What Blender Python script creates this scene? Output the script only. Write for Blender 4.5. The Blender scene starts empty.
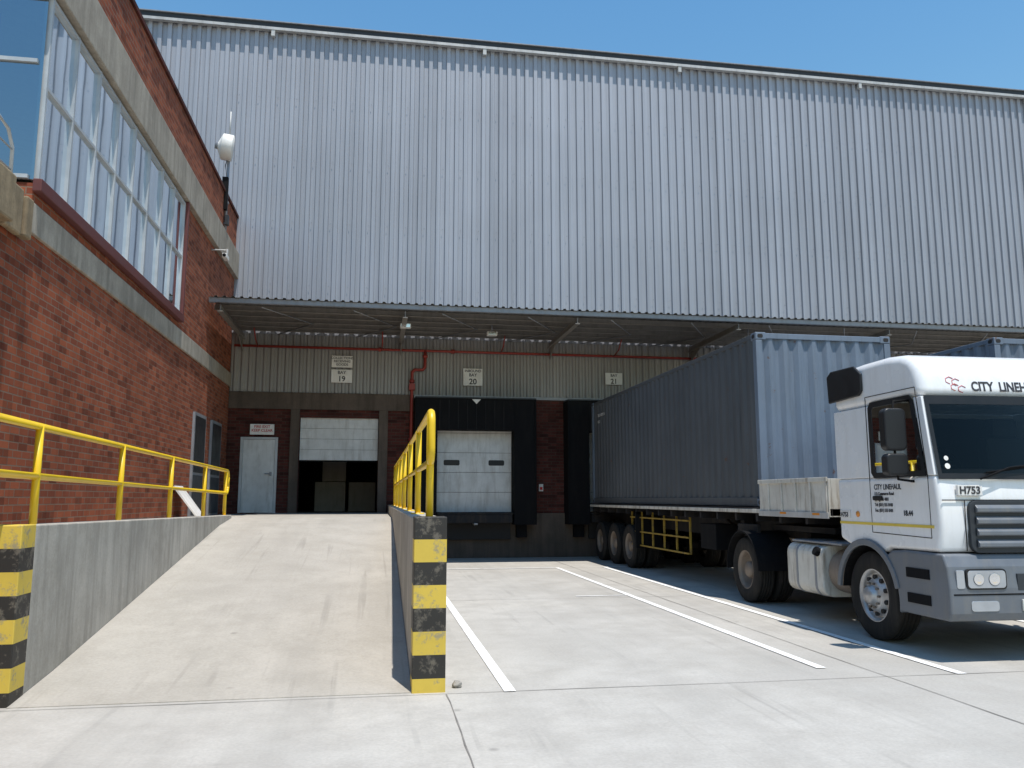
import bpy, bmesh, math, random
from mathutils import Vector, Matrix
random.seed(7)
scene = bpy.context.scene
scene.view_settings.view_transform = 'Standard'
scene.view_settings.look = 'None'
scene.view_settings.exposure = 0

# ------------------------------------------------------------------ materials
def new_mat(name):
    m = bpy.data.materials.new(name); m.use_nodes = True
    nt = m.node_tree
    b = nt.nodes['Principled BSDF']
    return m, nt, b
def N(nt, t, **kw):
    n = nt.nodes.new(t)
    for k, v in kw.items():
        if k in n.inputs: n.inputs[k].default_value = v
        else: setattr(n, k, v)
    return n
def pos(nt, sc=(1,1,1)):
    g = nt.nodes.new('ShaderNodeNewGeometry'); out = g.outputs['Position']
    if sc == (1,1,1): return out
    mp = nt.nodes.new('ShaderNodeMapping'); mp.inputs['Scale'].default_value = sc
    nt.links.new(out, mp.inputs['Vector'])
    return mp.outputs['Vector']
def ramp(nt, fac, stops):
    r = nt.nodes.new('ShaderNodeValToRGB')
    els = r.color_ramp.elements
    while len(els) < len(stops): els.new(0.5)
    for e, (p, c) in zip(els, stops):
        e.position = p
        e.color = (c[0], c[1], c[2], 1) if not isinstance(c, (int, float)) else (c, c, c, 1)
    nt.links.new(fac, r.inputs['Fac'])
    return r.outputs['Color']
def noise(nt, vec, scale, detail=5, rough=.6, dist=0):
    n = N(nt, 'ShaderNodeTexNoise', Scale=scale, Detail=min(detail, 5), Roughness=rough, Distortion=dist)
    nt.links.new(vec, n.inputs['Vector'])
    return n.outputs['Fac']
def mix(nt, fac, a, b, mode='MIX'):
    m = nt.nodes.new('ShaderNodeMix'); m.data_type = 'RGBA'; m.blend_type = mode
    def put(sock, v):
        if hasattr(v, 'is_output'): nt.links.new(v, sock)
        elif isinstance(v, (int, float)): sock.default_value = v
        else: sock.default_value = (v[0], v[1], v[2], 1)
    if hasattr(fac, 'is_output'): nt.links.new(fac, m.inputs[0])
    else: m.inputs[0].default_value = fac
    put(m.inputs[6], a); put(m.inputs[7], b)
    return m.outputs[2]
def bump(nt, b, h, strength=.3, dist=.01):
    bp = N(nt, 'ShaderNodeBump', Strength=strength, Distance=dist)
    nt.links.new(h, bp.inputs['Height']); nt.links.new(bp.outputs[0], b.inputs['Normal'])

def simple(name, col, rough=.5, metal=0, var=.12, dirt=None, dirt_amt=.4, nscale=3, bmp=.05, coat=0, spec=.5):
    m, nt, b = new_mat(name)
    v = pos(nt)
    n1 = noise(nt, v, nscale, 4)
    c0 = tuple(max(0, c*(1-var)) for c in col); c1 = tuple(min(1, c*(1+var)) for c in col)
    c = ramp(nt, n1, [(.3, c0), (.7, c1)])
    if dirt:
        vs = pos(nt, (6, 6, .9))
        n2 = noise(nt, vs, 1.3, 5, .7)
        f = ramp(nt, n2, [(.48, 0.0), (.75, dirt_amt)])
        c = mix(nt, f, c, dirt)
    nt.links.new(c, b.inputs['Base Color'])
    b.inputs['Metallic'].default_value = metal
    b.inputs['Specular IOR Level'].default_value = spec
    rr = ramp(nt, n1, [(.3, max(0, rough-.08)), (.7, min(1, rough+.08))])
    nt.links.new(rr, b.inputs['Roughness'])
    b.inputs['Coat Weight'].default_value = coat
    if bmp > .1: bump(nt, b, noise(nt, v, 60, 3), bmp, .005)
    return m

def concrete(name, base, stain, streak=False, yard=False, warm=None):
    m, nt, b = new_mat(name)
    v = pos(nt)
    big = noise(nt, v, .22, 5, .62, .4)
    mid = noise(nt, v, 1.7, 5, .72)
    fine = noise(nt, v, 38, 4, .65)
    c = ramp(nt, big, [(.3, tuple(x*.82 for x in base)), (.5, base), (.7, tuple(x*1.08 for x in (warm or base)))])
    c = mix(nt, ramp(nt, mid, [(.34, .75), (.6, 0.0)]), c, stain)
    c = mix(nt, .28, c, ramp(nt, fine, [(.25, .35), (.75, 1.0)]), 'MULTIPLY')
    if streak:
        vs = pos(nt, (3.2, 3.2, .25))
        s = noise(nt, vs, 1.6, 5, .7)
        c = mix(nt, ramp(nt, s, [(.42, 0.0), (.72, .75)]), c, tuple(x*.42 for x in base))
    if yard:
        vt = pos(nt, (1.1, .05, 1))
        c = mix(nt, ramp(nt, noise(nt, vt, 1.2, 5, .6), [(.5, 0.0), (.72, .45)]), c, tuple(x*.60 for x in base))
        vt2 = pos(nt, (7, .22, 1))
        g2 = ramp(nt, noise(nt, v, .5, 3), [(.46, 0.0), (.6, 1.0)])
        sc = ramp(nt, noise(nt, vt2, 1.1, 4, .55, .3), [(.57, 0.0), (.67, .42)])
        c = mix(nt, mix(nt, 1, sc, g2, 'MULTIPLY'), c, tuple(x*.5 for x in base))
        sp = N(nt, 'ShaderNodeTexVoronoi', Scale=1.7); nt.links.new(v, sp.inputs['Vector'])
        f = ramp(nt, sp.outputs['Distance'], [(.02, .6), (.08, 0.0)])
        gate = ramp(nt, big, [(.46, 0.0), (.54, 1.0)])
        c = mix(nt, mix(nt, 1, f, gate, 'MULTIPLY'), c, tuple(x*.45 for x in base))
    nt.links.new(c, b.inputs['Base Color'])
    b.inputs['Roughness'].default_value = .88
    b.inputs['Specular IOR Level'].default_value = .25
    bump(nt, b, fine, .3, .005)
    return m

def brick(name, c1, c2, mortar, soot=.4):
    m, nt, b = new_mat(name)
    g = nt.nodes.new('ShaderNodeNewGeometry')
    s = nt.nodes.new('ShaderNodeSeparateXYZ'); nt.links.new(g.outputs['Position'], s.inputs[0])
    ad = nt.nodes.new('ShaderNodeMath'); ad.operation = 'ADD'
    nt.links.new(s.outputs[0], ad.inputs[0]); nt.links.new(s.outputs[1], ad.inputs[1])
    cb = nt.nodes.new('ShaderNodeCombineXYZ')
    nt.links.new(ad.outputs[0], cb.inputs[0]); nt.links.new(s.outputs[2], cb.inputs[1])
    t = nt.nodes.new('ShaderNodeTexBrick')
    nt.links.new(cb.outputs[0], t.inputs['Vector'])
    t.inputs['Scale'].default_value = 1
    t.inputs['Brick Width'].default_value = .235
    t.inputs['Row Height'].default_value = .085
    t.inputs['Mortar Size'].default_value = .008
    t.inputs['Mortar Smooth'].default_value = .2
    t.inputs['Bias'].default_value = -.1
    t.inputs['Color1'].default_value = (*c1, 1); t.inputs['Color2'].default_value = (*c2, 1)
    t.inputs['Mortar'].default_value = (*mortar, 1)
    v = pos(nt)
    c = mix(nt, .6, t.outputs['Color'], ramp(nt, noise(nt, v, .6, 5, .7), [(.3, .45), (.65, 1.0)]), 'MULTIPLY')
    vb = nt.nodes.new('ShaderNodeVectorMath'); vb.operation = 'MULTIPLY'
    nt.links.new(cb.outputs[0], vb.inputs[0]); vb.inputs[1].default_value = (4.25, 11.76, 1)
    wn = nt.nodes.new('ShaderNodeTexWhiteNoise')
    fl = nt.nodes.new('ShaderNodeVectorMath'); fl.operation = 'FLOOR'
    nt.links.new(vb.outputs[0], fl.inputs[0]); nt.links.new(fl.outputs[0], wn.inputs['Vector'])
    c = mix(nt, ramp(nt, wn.outputs['Value'], [(.7, 0.0), (1, .6)]), c, tuple(x*.3 for x in c2))
    vs = pos(nt, (2.5, 2.5, .3))
    c = mix(nt, ramp(nt, noise(nt, vs, 1.2, 5, .7), [(.5, 0.0), (.8, soot)]), c, tuple(x*.3 for x in c2))
    nt.links.new(c, b.inputs['Base Color'])
    b.inputs['Roughness'].default_value = .88
    b.inputs['Specular IOR Level'].default_value = .2
    inv = nt.nodes.new('ShaderNodeMath'); inv.operation = 'SUBTRACT'; inv.inputs[0].default_value = 1
    nt.links.new(t.outputs['Fac'], inv.inputs[1])
    bump(nt, b, inv.outputs[0], .6, .008)
    return m

def cladding(name, base, rough=.5, metal=.3, sheet=.78, lo=.94, hi=1.05, stre=.74):
    m, nt, b = new_mat(name)
    g = nt.nodes.new('ShaderNodeNewGeometry')
    s = nt.nodes.new('ShaderNodeSeparateXYZ'); nt.links.new(g.outputs['Position'], s.inputs[0])
    dv = nt.nodes.new('ShaderNodeMath'); dv.operation = 'DIVIDE'; dv.inputs[1].default_value = sheet
    nt.links.new(s.outputs[0], dv.inputs[0])
    fl = nt.nodes.new('ShaderNodeMath'); fl.operation = 'FLOOR'; nt.links.new(dv.outputs[0], fl.inputs[0])
    wn = nt.nodes.new('ShaderNodeTexWhiteNoise'); wn.noise_dimensions = '1D'
    nt.links.new(fl.outputs[0], wn.inputs['W'])
    c = ramp(nt, wn.outputs['Value'], [(0, tuple(x*lo for x in base)), (1, tuple(x*hi for x in base))])
    vs = pos(nt, (9, 1, .12))
    c = mix(nt, .7, c, ramp(nt, noise(nt, vs, 1, 5, .75), [(.32, stre), (.6, 1.0)]), 'MULTIPLY')
    fr = nt.nodes.new('ShaderNodeMath'); fr.operation = 'FRACT'; nt.links.new(dv.outputs[0], fr.inputs[0])
    c = mix(nt, ramp(nt, fr.outputs[0], [(.0, .3), (.04, 0.0)]), c, tuple(x*.45 for x in base))
    v = pos(nt)
    c = mix(nt, .6, c, ramp(nt, noise(nt, v, .35, 4), [(.3, .82), (.7, 1.0)]), 'MULTIPLY')
    nt.links.new(c, b.inputs['Base Color'])
    b.inputs['Metallic'].default_value = metal
    b.inputs['Roughness'].default_value = rough
    return m

def worn_paint(name, col, under, wear=.5, rough=.6, scale=7):
    m, nt, b = new_mat(name)
    v = pos(nt)
    c = ramp(nt, noise(nt, v, 2.2, 4), [(.3, tuple(x*.82 for x in col)), (.7, col)])
    f = ramp(nt, noise(nt, v, scale, 5, .8), [(wear+.06, 0.0), (wear+.16, .85)])
    c = mix(nt, f, c, under)
    nt.links.new(c, b.inputs['Base Color'])
    b.inputs['Roughness'].default_value = rough
    return m

M = {}
M['ground'] = concrete('concrete_yard', (.50, .475, .43), (.40, .375, .335), yard=True, warm=(.50, .47, .415))
M['ramp'] = concrete('concrete_ramp', (.455, .42, .365), (.375, .345, .295), yard=True)
M['conc_wall'] = concrete('concrete_wall', (.56, .52, .45), (.36, .33, .28), streak=True)
M['conc_trim'] = concrete('concrete_trim', (.48, .42, .34), (.30, .26, .21), streak=True)
M['conc_dark'] = concrete('concrete_brown', (.13, .10, .08), (.085, .07, .055), streak=True)  # brown concrete, base colour lowered to deepen the shade under the canopy
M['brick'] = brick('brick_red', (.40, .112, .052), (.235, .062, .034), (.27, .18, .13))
M['brick_dk'] = brick('brick_maroon', (.12, .034, .026), (.07, .022, .018), (.085, .06, .048))  # maroon brick, also darkened in colour for deeper canopy shade
M['clad'] = cladding('corrugated_steel', (.385, .40, .44))
M['clad_low'] = cladding('corrugated_steel_lower', (.31, .30, .285), metal=.1, sheet=.76)
M['steel'] = simple('galvanised_steel', (.27, .28, .30), .5, .3, dirt=(.14, .12, .09))
M['steel_w'] = simple('pale_steel', (.46, .46, .45), .5, .1, dirt=(.2, .17, .13))
M['purlin'] = simple('purlin_steel', (.23, .21, .185), .6, .1, dirt=(.08, .06, .04))
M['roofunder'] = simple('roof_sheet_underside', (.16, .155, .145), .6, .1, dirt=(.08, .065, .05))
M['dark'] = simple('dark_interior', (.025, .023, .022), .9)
M['black'] = simple('black_rubber', (.008, .008, .009), .9, dirt=(.022, .02, .018), spec=.15)
M['tyre'] = simple('tyre_rubber', (.020, .019, .018), .9, dirt=(.07, .06, .05), dirt_amt=.5, nscale=8, spec=.25)
M['black_gl'] = simple('black_plastic', (.014, .015, .017), .45, spec=.35)
M['white_door'] = simple('white_door_paint', (.60, .60, .58), .5, dirt=(.30, .27, .23), dirt_amt=.6)
M['white_cab'] = simple('white_cab_paint', (.80, .80, .795), .28, var=.03, dirt=(.50, .47, .42), dirt_amt=.25, coat=.4, nscale=1)
M['dirty_white'] = simple('dirty_white_paint', (.60, .58, .52), .55, dirt=(.20, .14, .085), dirt_amt=.9)
M['grey_pl'] = simple('grey_bumper_plastic', (.13, .145, .165), .45, dirt=(.23, .21, .175), dirt_amt=.4)
M['grille'] = simple('grille_dark', (.035, .04, .046), .55, spec=.3)
M['chassis'] = simple('chassis_paint', (.018, .018, .020), .75, dirt=(.065, .05, .036), dirt_amt=.6, spec=.25)
M['rim'] = simple('rim_silver', (.5, .5, .5), .4, .5, dirt=(.2, .15, .1), dirt_amt=.6, nscale=10)
M['rim_dk'] = simple('rim_dusty', (.22, .18, .145), .6, .2, dirt=(.10, .065, .04), dirt_amt=.7)
M['yellow'] = worn_paint('yellow_rail_paint', (.82, .54, .015), (.42, .27, .06), .57, .38)
M['yellow_b'] = worn_paint('yellow_stripe_paint', (.70, .50, .07), (.3, .26, .17), .48)
M['yellow_t'] = worn_paint('yellow_reflective_tape', (.75, .55, .08), (.5, .4, .1), .6)
M['yellow_shaded'] = worn_paint('shaded_dirty_yellow_paint', (.34, .22, .025), (.10, .07, .035), .46)  # dirty side guard yellow, darkened further to paint in the trailer's shadow
M['black_b'] = worn_paint('black_stripe_paint', (.026, .023, .019), (.15, .13, .10), .46)
M['line'] = worn_paint('white_line_paint', (.88, .87, .84), (.52, .49, .45), .48, .7, 5)
M['joint'] = simple('joint_filler', (.20, .185, .165), .9, var=.3)
M['red'] = simple('red_pipe_paint', (.28, .035, .025), .5)
M['reddk'] = simple('red_sill_paint', (.12, .032, .028), .6)
M['sign'] = simple('sign_white', (.72, .70, .66), .5, dirt=(.5, .45, .38))
M['ink'] = simple('sign_ink', (.03, .03, .035), .6)
M['ink_red'] = simple('ink_red', (.45, .05, .05), .6)
M['logo'] = simple('logo_red', (.5, .12, .12), .5)
M['frame'] = simple('window_frame', (.44, .46, .47), .45, .2)
M['blind'] = simple('vertical_blinds', (.15, .165, .18), .8, var=.3)
M['stone'] = concrete('stone_blocks', (.38, .29, .18), (.13, .10, .07), streak=True)
M['rubble'] = simple('rock_surface', (.28, .26, .23), .9, var=.3, nscale=20, bmp=.5)
M['chrome'] = simple('reflector', (.8, .8, .8), .15, .9)
M['lens'] = simple('headlamp_lens', (.42, .44, .46), .08, .4, coat=1)
M['orange'] = simple('indicator_lens', (.7, .25, .03), .25)
M['redlens'] = simple('red_lens', (.5, .02, .02), .25)

def container_mat(name, base):
    m, nt, b = new_mat(name)
    v = pos(nt)
    c = ramp(nt, noise(nt, v, .5, 5), [(.3, tuple(x*.82 for x in base)), (.7, tuple(x*1.15 for x in base))])
    vs = pos(nt, (5, 5, .35))
    c = mix(nt, ramp(nt, noise(nt, vs, 1.5, 5, .75), [(.46, 0.0), (.75, .42)]), c, tuple(.5*x+.08 for x in base))
    c = mix(nt, ramp(nt, noise(nt, vs, 2.3, 5, .75), [(.52, 0.0), (.72, .5)]), c, tuple(x*.5 for x in base))
    c = mix(nt, ramp(nt, noise(nt, v, 3.2, 5, .8), [(.63, 0.0), (.68, .85)]), c, (.12, .055, .03))
    nt.links.new(c, b.inputs['Base Color']); b.inputs['Roughness'].default_value = .6
    b.inputs['Specular IOR Level'].default_value = .35
    bump(nt, b, noise(nt, v, 2.5, 3), .25, .02)
    return m
M['cont_shaded'] = container_mat('container_paint_shaded', (.088, .096, .103))  # darker copy of the container paint, shade of the side panels put into colour
M['cont_shaded2'] = container_mat('container_paint_blue', (.155, .195, .25))  # lighter copy for the first container's sunlit front; second container's own paint

def glass_mat(name, tint, refl):
    m = bpy.data.materials.new(name); m.use_nodes = True
    nt = m.node_tree; nt.nodes.clear()
    out = nt.nodes.new('ShaderNodeOutputMaterial')
    tr = N(nt, 'ShaderNodeBsdfTransparent'); tr.inputs['Color'].default_value = (*tint, 1)
    gl = N(nt, 'ShaderNodeBsdfGlossy', Roughness=.02); gl.inputs['Color'].default_value = (.85, .93, 1, 1)
    lw = N(nt, 'ShaderNodeLayerWeight', Blend=refl)
    n = noise(nt, pos(nt), .8, 2)
    bp = N(nt, 'ShaderNodeBump', Strength=.05, Distance=.02)
    nt.links.new(n, bp.inputs['Height']); nt.links.new(bp.outputs[0], gl.inputs['Normal'])
    mx = nt.nodes.new('ShaderNodeMixShader')
    nt.links.new(lw.outputs['Fresnel'], mx.inputs[0])
    nt.links.new(tr.outputs[0], mx.inputs[1]); nt.links.new(gl.outputs[0], mx.inputs[2])
    nt.links.new(mx.outputs[0], out.inputs['Surface'])
    return m
M['glass'] = glass_mat('office_glass', (.38, .45, .50), .5)
M['glass_f'] = glass_mat('office_glass_tinted', (.2, .4, .45), .74)
M['cabglass'] = glass_mat('cab_glass', (.30, .34, .34), .2)

# ------------------------------------------------------------------ mesh helpers
def empty(name):
    e = bpy.data.objects.new(name, None); scene.collection.objects.link(e); return e
class B:
    """collects geometry with several materials into one mesh object"""
    def __init__(s, off=(0, 0, 0)):
        s.bm = bmesh.new(); s.mats = []; s.off = Vector(off)
    def mi(s, k):
        if k not in s.mats: s.mats.append(k)
        return s.mats.index(k)
    def face(s, vs, k, smooth=False):
        f = s.bm.faces.new([s.bm.verts.new(Vector(v)+s.off) for v in vs]); f.material_index = s.mi(k); f.smooth = smooth
        return f
    def box(s, x0, x1, y0, y1, z0, z1, k):
        mi = s.mi(k)
        v = [s.bm.verts.new(Vector(p)+s.off) for p in ((x0,y0,z0),(x1,y0,z0),(x1,y1,z0),(x0,y1,z0),(x0,y0,z1),(x1,y0,z1),(x1,y1,z1),(x0,y1,z1))]
        for q in ((0,3,2,1),(4,5,6,7),(0,1,5,4),(1,2,6,5),(2,3,7,6),(3,0,4,7)):
            f = s.bm.faces.new([v[i] for i in q]); f.material_index = mi
    def prism(s, pts, ext, k, k2=None):
        mi = s.mi(k); ext = Vector(ext)
        a = [s.bm.verts.new(Vector(p)+s.off) for p in pts]; c = [s.bm.verts.new(Vector(p)+s.off+ext) for p in pts]
        n = len(pts)
        f = s.bm.faces.new(a[::-1]); f.material_index = mi
        f = s.bm.faces.new(c); f.material_index = s.mi(k2) if k2 else mi
        for i in range(n):
            f = s.bm.faces.new((a[i], a[(i+1) % n], c[(i+1) % n], c[i])); f.material_index = mi
    def tube(s, pts, r, k, seg=12, caps=True):
        mi = s.mi(k); pts = [Vector(p)+s.off for p in pts]; rings = []
        for i, p in enumerate(pts):
            if i == 0: d = pts[1]-p
            elif i == len(pts)-1: d = p-pts[i-1]
            else: d = (pts[i+1]-p).normalized()+(p-pts[i-1]).normalized()
            d.normalize()
            q = d.to_track_quat('Z', 'Y')
            rr = r[i] if isinstance(r, (list, tuple)) else r
            rings.append([s.bm.verts.new(p+q @ Vector((math.cos(2*math.pi*j/seg)*rr, math.sin(2*math.pi*j/seg)*rr, 0))) for j in range(seg)])
        for a, c in zip(rings, rings[1:]):
            off = min(range(seg), key=lambda o: (a[0].co-c[o].co).length)
            for j in range(seg):
                f = s.bm.faces.new((a[j], a[(j+1) % seg], c[(j+1+off) % seg], c[(j+off) % seg])); f.material_index = mi; f.smooth = True
        if caps:
            s.bm.faces.new(rings[0][::-1]).material_index = mi
            s.bm.faces.new(rings[-1]).material_index = mi
    def lathe(s, c, axis, prof, seg=40):
        c = Vector(c)+s.off; q = Vector(axis).to_track_quat('Z', 'Y'); rings = []
        for (r, a, k) in prof:
            rings.append([s.bm.verts.new(c+q @ Vector((math.cos(2*math.pi*j/seg)*r, math.sin(2*math.pi*j/seg)*r, a))) for j in range(seg)])
        for i in range(len(prof)-1):
            mi = s.mi(prof[i][2])
            for j in range(seg):
                f = s.bm.faces.new((rings[i][j], rings[i][(j+1) % seg], rings[i+1][(j+1) % seg], rings[i+1][j])); f.material_index = mi; f.smooth = True
    def corr(s, p, u, L, z0, z1, nrm, pitch, depth, k, fr=(.3, .15, .3, .25)):
        mi = s.mi(k); p = Vector(p); u = Vector(u); nrm = Vector(nrm)
        t = 0; prof = []
        while t < L:
            for w, h in ((0, 0), (fr[0], 0), (fr[0]+fr[1], 1), (fr[0]+fr[1]+fr[2], 1)):
                x = t+w*pitch
                if x <= L: prof.append((x, h*depth))
            t += pitch
        prof.append((L, 0))
        prev = None
        for x, h in prof:
            q = p+u*x+nrm*h+s.off
            a = s.bm.verts.new((q.x, q.y, z0+s.off.z)); c = s.bm.verts.new((q.x, q.y, z1+s.off.z))
            if prev and (a.co-prev[0].co).length > 1e-5:
                f = s.bm.faces.new((prev[0], a, c, prev[1])); f.material_index = mi
            prev = (a, c)
    def obj(s, name, parent=None, bevel=0, seg=2, recalc=True, angle=35):
        if recalc: bmesh.ops.recalc_face_normals(s.bm, faces=s.bm.faces)
        me = bpy.data.meshes.new(name); s.bm.to_mesh(me); s.bm.free()
        for k in s.mats: me.materials.append(M[k])
        o = bpy.data.objects.new(name, me); scene.collection.objects.link(o)
        if parent: o.parent = parent
        if bevel:
            md = o.modifiers.new('bevel', 'BEVEL'); md.width = bevel; md.segments = seg
            md.limit_method = 'ANGLE'; md.angle_limit = math.radians(angle); md.harden_normals = False
        return o
def rrect(w, h, r, n=5):
    pts = []
    for cx, cy, a0 in ((w-r, h-r, 0), (r, h-r, 90), (r, r, 180), (w-r, r, 270)):
        for i in range(n+1):
            a = math.radians(a0+90*i/n); pts.append((cx+r*math.cos(a), cy+r*math.sin(a)))
    return pts
def text(body, loc, size, mat, parent, name, facing='-Y', align='LEFT', bold=0, sx=1):
    cu = bpy.data.curves.new(name, 'FONT'); cu.body = body; cu.size = size; cu.align_x = align
    cu.extrude = .0012; cu.offset = bold
    o = bpy.data.objects.new(name, cu); scene.collection.objects.link(o)
    cu.materials.append(M[mat]); o.location = loc; o.scale = (sx, 1, 1)
    o.rotation_euler = (math.radians(90), 0, 0) if facing == '-Y' else (math.radians(90), 0, math.radians(-90))
    o.parent = parent
    return o

WY = 22.5       # warehouse dock wall plane
LX = -3.9       # office wall plane
# ------------------------------------------------------------------ ground
b = B(); S = 400
b.face([(-S, -S, 0), (S, -S, 0), (S, S, 0), (-S, S, 0)], 'ground'); b.obj('ground')
b = B(); zj = .004
def jline(x0, y0, x1, y1, w, z):
    n = 60; p = []
    for i in range(n+1):
        t = i/n; p.append(Vector((x0+(x1-x0)*t, y0+(y1-y0)*t, z)))
    dn = (p[-1]-p[0]).normalized(); nr = Vector((-dn.y, dn.x, 0)); prev = None
    for q in p:
        o_ = nr*random.uniform(-.006, .006); ww = w*random.uniform(.6, 1.3)
        a = b.bm.verts.new(q+o_+nr*ww); c = b.bm.verts.new(q+o_-nr*ww)
        if prev: b.bm.faces.new((prev[0], prev[1], c, a)).material_index = b.mi('joint')
        prev = (a, c)
for y in (1.4, 7.02, 13.2, 18.9):
    jline(-6 if y < 7.1 else .63, y, 40, y, .005, zj)
for x in (-3.6, .62, 4.62, 8.8, 13, 17.2, 21.4):
    jline(x, -10, x, 7.0 if x < .7 else 22.4, .005, zj+.001)
b.obj('expansion_joints')
b = B(); zl = .008
for i in range(5):
    for x in (1.15+4.21*i, 4.22+4.21*i):
        y0 = 7.0 if (i or x < 2) else 7.45
        b.face([(x-.05, y0, zl), (x+.05, y0, zl), (x+.05, 19.0, zl), (x-.05, 19.0, zl)], 'line')
    b.face([(1.21+4.21*i, 18.9, zl), (4.16+4.21*i, 18.9, zl), (4.16+4.21*i, 19.0, zl), (1.21+4.21*i, 19.0, zl)], 'line')
b.face([(3.3, 13.4, zl), (4.16, 13.4, zl), (4.16, 13.46, zl), (3.3, 13.46, zl)], 'line')
b.obj('parking_lines')

# ------------------------------------------------------------------ ramp and platform
b = B()
RX0, RX1, CY, PZ = -2.76, .34, 16.8, 1.22
prof = [(7.1, 0.006), (8.0, .10), (15.6, 1.12), (CY, PZ), (WY-.01, PZ), (WY-.01, -.2), (7.1, -.2)]
b.prism([(RX0, y, z) for y, z in prof], (RX1-RX0, 0, 0), 'ramp')
b.obj('loading_ramp')
b = B()
b.prism([(-3.02, 7.4, -.1), (-3.02, 16.85, -.1), (-3.02, 16.85, 1.28), (-3.02, 7.4, 1.385)], (.257, 0, 0), 'conc_wall')
b.obj('retaining_wall', bevel=.012)
b = B()
b.box(.343, .608, 7.35, WY-.02, -.1, 1.43, 'conc_wall'); b.obj('retaining_wall', bevel=.012)
b = B()
b.box(LX+.003, -3.023, 7.2, WY-.02, -.1, 1.2, 'conc_wall')
b.box(-3.018, -2.763, 16.86, WY-.02, -.1, 1.215, 'conc_wall')
b.obj('walkway_platform', bevel=.01)

def striped(x0, x1, y0, y1, top, first):
    b = B(); n = 7.6; h = top/n; z = top; k = first
    while z > 0:
        z0 = max(z-h, -.02)
        b.box(x0, x1, y0, y1, z0, z, 'black_b' if k else 'yellow_b'); k = not k; z -= h
        if z < .03: break
    bmesh.ops.remove_doubles(b.bm, verts=b.bm.verts, dist=.0005)
    return b.obj('striped_bollard', bevel=.008)
striped(.335, .615, 7.08, 7.347, 1.445, True)
striped(-3.03, -2.757, 7.12, 7.397, 1.39, False)

def rail(x, ys, zb, zt, zm, y_over0, y_over1, zfar_drop=0):
    b = B(); L = ys[-1]-ys[0]
    def dz(y): return -zfar_drop*(y-ys[0])/L
    for y in ys:
        b.tube([(x, y, zb-.12+dz(y)), (x, y, zt+dz(y))], .033, 'yellow')
        b.tube([(x, y, zb-.02+dz(y)), (x, y, zb+.012+dz(y))], .075, 'yellow')
    ya, yb = ys[0]-y_over0, ys[-1]+y_over1
    r = .12
    top = [(x, ya-r*math.sin(t), zt-r+r*math.cos(t)) for t in [math.pi/2*i/5 for i in range(6)]]
    bot = [(x, ya-r*math.cos(t), zm+r-r*math.sin(t)) for t in [math.pi/2*i/5 for i in range(6)]]
    far_t = [(x, yb+r*math.sin(t), zt+dz(yb)-r+r*math.cos(t)) for t in [math.pi/2*i/5 for i in range(5, -1, -1)]]
    far_b = [(x, yb+r*math.cos(t), zm+dz(yb)+r-r*math.sin(t)) for t in [math.pi/2*i/5 for i in range(5, -1, -1)]]
    b.tube(far_t+top+bot+far_b, .034, 'yellow')
    b.tube([far_b[-1], far_t[0]], .034, 'yellow')
    return b.obj('yellow_handrail')
rail(-2.89, [7.66, 10.05, 12.4, 14.75, 16.75], 1.36, 2.23, 1.80, 1.2, .12, .09)
rail(.475, [7.28, 9.3, 11.5, 13.7, 15.9, 18.1, 20.3], 1.43, 2.36, 1.92, .02, .1, .0)

b = B(); bmesh.ops.create_icosphere(b.bm, subdivisions=2, radius=.045); b.mi('rubble')
for v in b.bm.verts:
    v.co = v.co*(1+random.uniform(-.22, .22)); v.co.z *= .7; v.co += Vector((.73, 7.25, .025))
b.obj('rock')

# ------------------------------------------------------------------ office building (brick)
off = empty('brick_office_building')
FX = -16; UY = 9.62
b = B()
b.box(FX, LX, 2, WY-.01, -.1, 4.55, 'brick'); b.obj('ground_floor_walls', off)
b = B()
b.box(FX, LX+.04, UY-.2, WY-.02, 4.552, 4.9, 'conc_trim'); b.obj('floor_band', off, .01)
b = B()
b.box(FX, LX, UY, WY-.01, 4.902, 5.15, 'brick')
b.box(-4.2, LX, 16.55, WY-.01, 5.15, 7.5, 'brick')
b.box(-4.2, LX-.002, UY, WY-.01, 8.2, 9.2, 'brick')
b.box(FX, -4.2, UY, UY+.3, 8.2, 9.2, 'brick')
b.box(FX, -9, UY, UY+.3, 5.15, 7.5, 'brick')
b.obj('upper_walls', off)
b = B()
b.box(FX, LX+.10, UY-.2, WY-.03, 7.5, 8.197, 'conc_trim')
b.obj('lintel_band', off, .015)
b = B(); b.box(-4.25, LX+.04, UY-.05, WY-.03, 9.202, 9.28, 'brick_dk'); b.obj('parapet_coping', off)
b = B(); b.box(FX, -4.25, UY+.3, WY-.02, 8.4, 8.5, 'conc_dark'); b.obj('flat_roof', off)
b = B()
b.box(FX, LX+.02, 2, UY-.21, 4.552, 4.86, 'conc_trim'); b.obj('balcony_slab', off)
b = B()
y = 2.0
while y < UY-.3:
    w = random.uniform(.28, .5); w = min(w, UY-.25-y)
    dd = random.uniform(.10, .22)
    b.box(LX+.022, LX+dd, y+.01, y+w-.01, random.uniform(4.38, 4.47), random.uniform(4.84, 4.9), 'stone'); y += w
b.obj('balcony_stone_edge', off, .025)
b = B(); ye = UY-.35
b.tube([(-4.0, 2.1, 5.62), (-4.0, ye-.5, 5.62), (-4.0, ye-.15, 5.56), (-4.0, ye-.02, 5.4), (-4.0, ye, 4.86)], .02, 'frame')
for z in (5.15, 5.38): b.tube([(-4.0, 2.1, z), (-4.0, ye-.02, z)], .011, 'frame')
y = 2.2
while y < ye-.1: b.tube([(-4.0, y, 4.85), (-4.0, y, 5.62)], .016, 'frame'); y += 1.1
b.obj('balcony_railing', off)
b = B(); n = 8; y0, y1 = UY+.06, 16.5
fx = LX+.03
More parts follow.
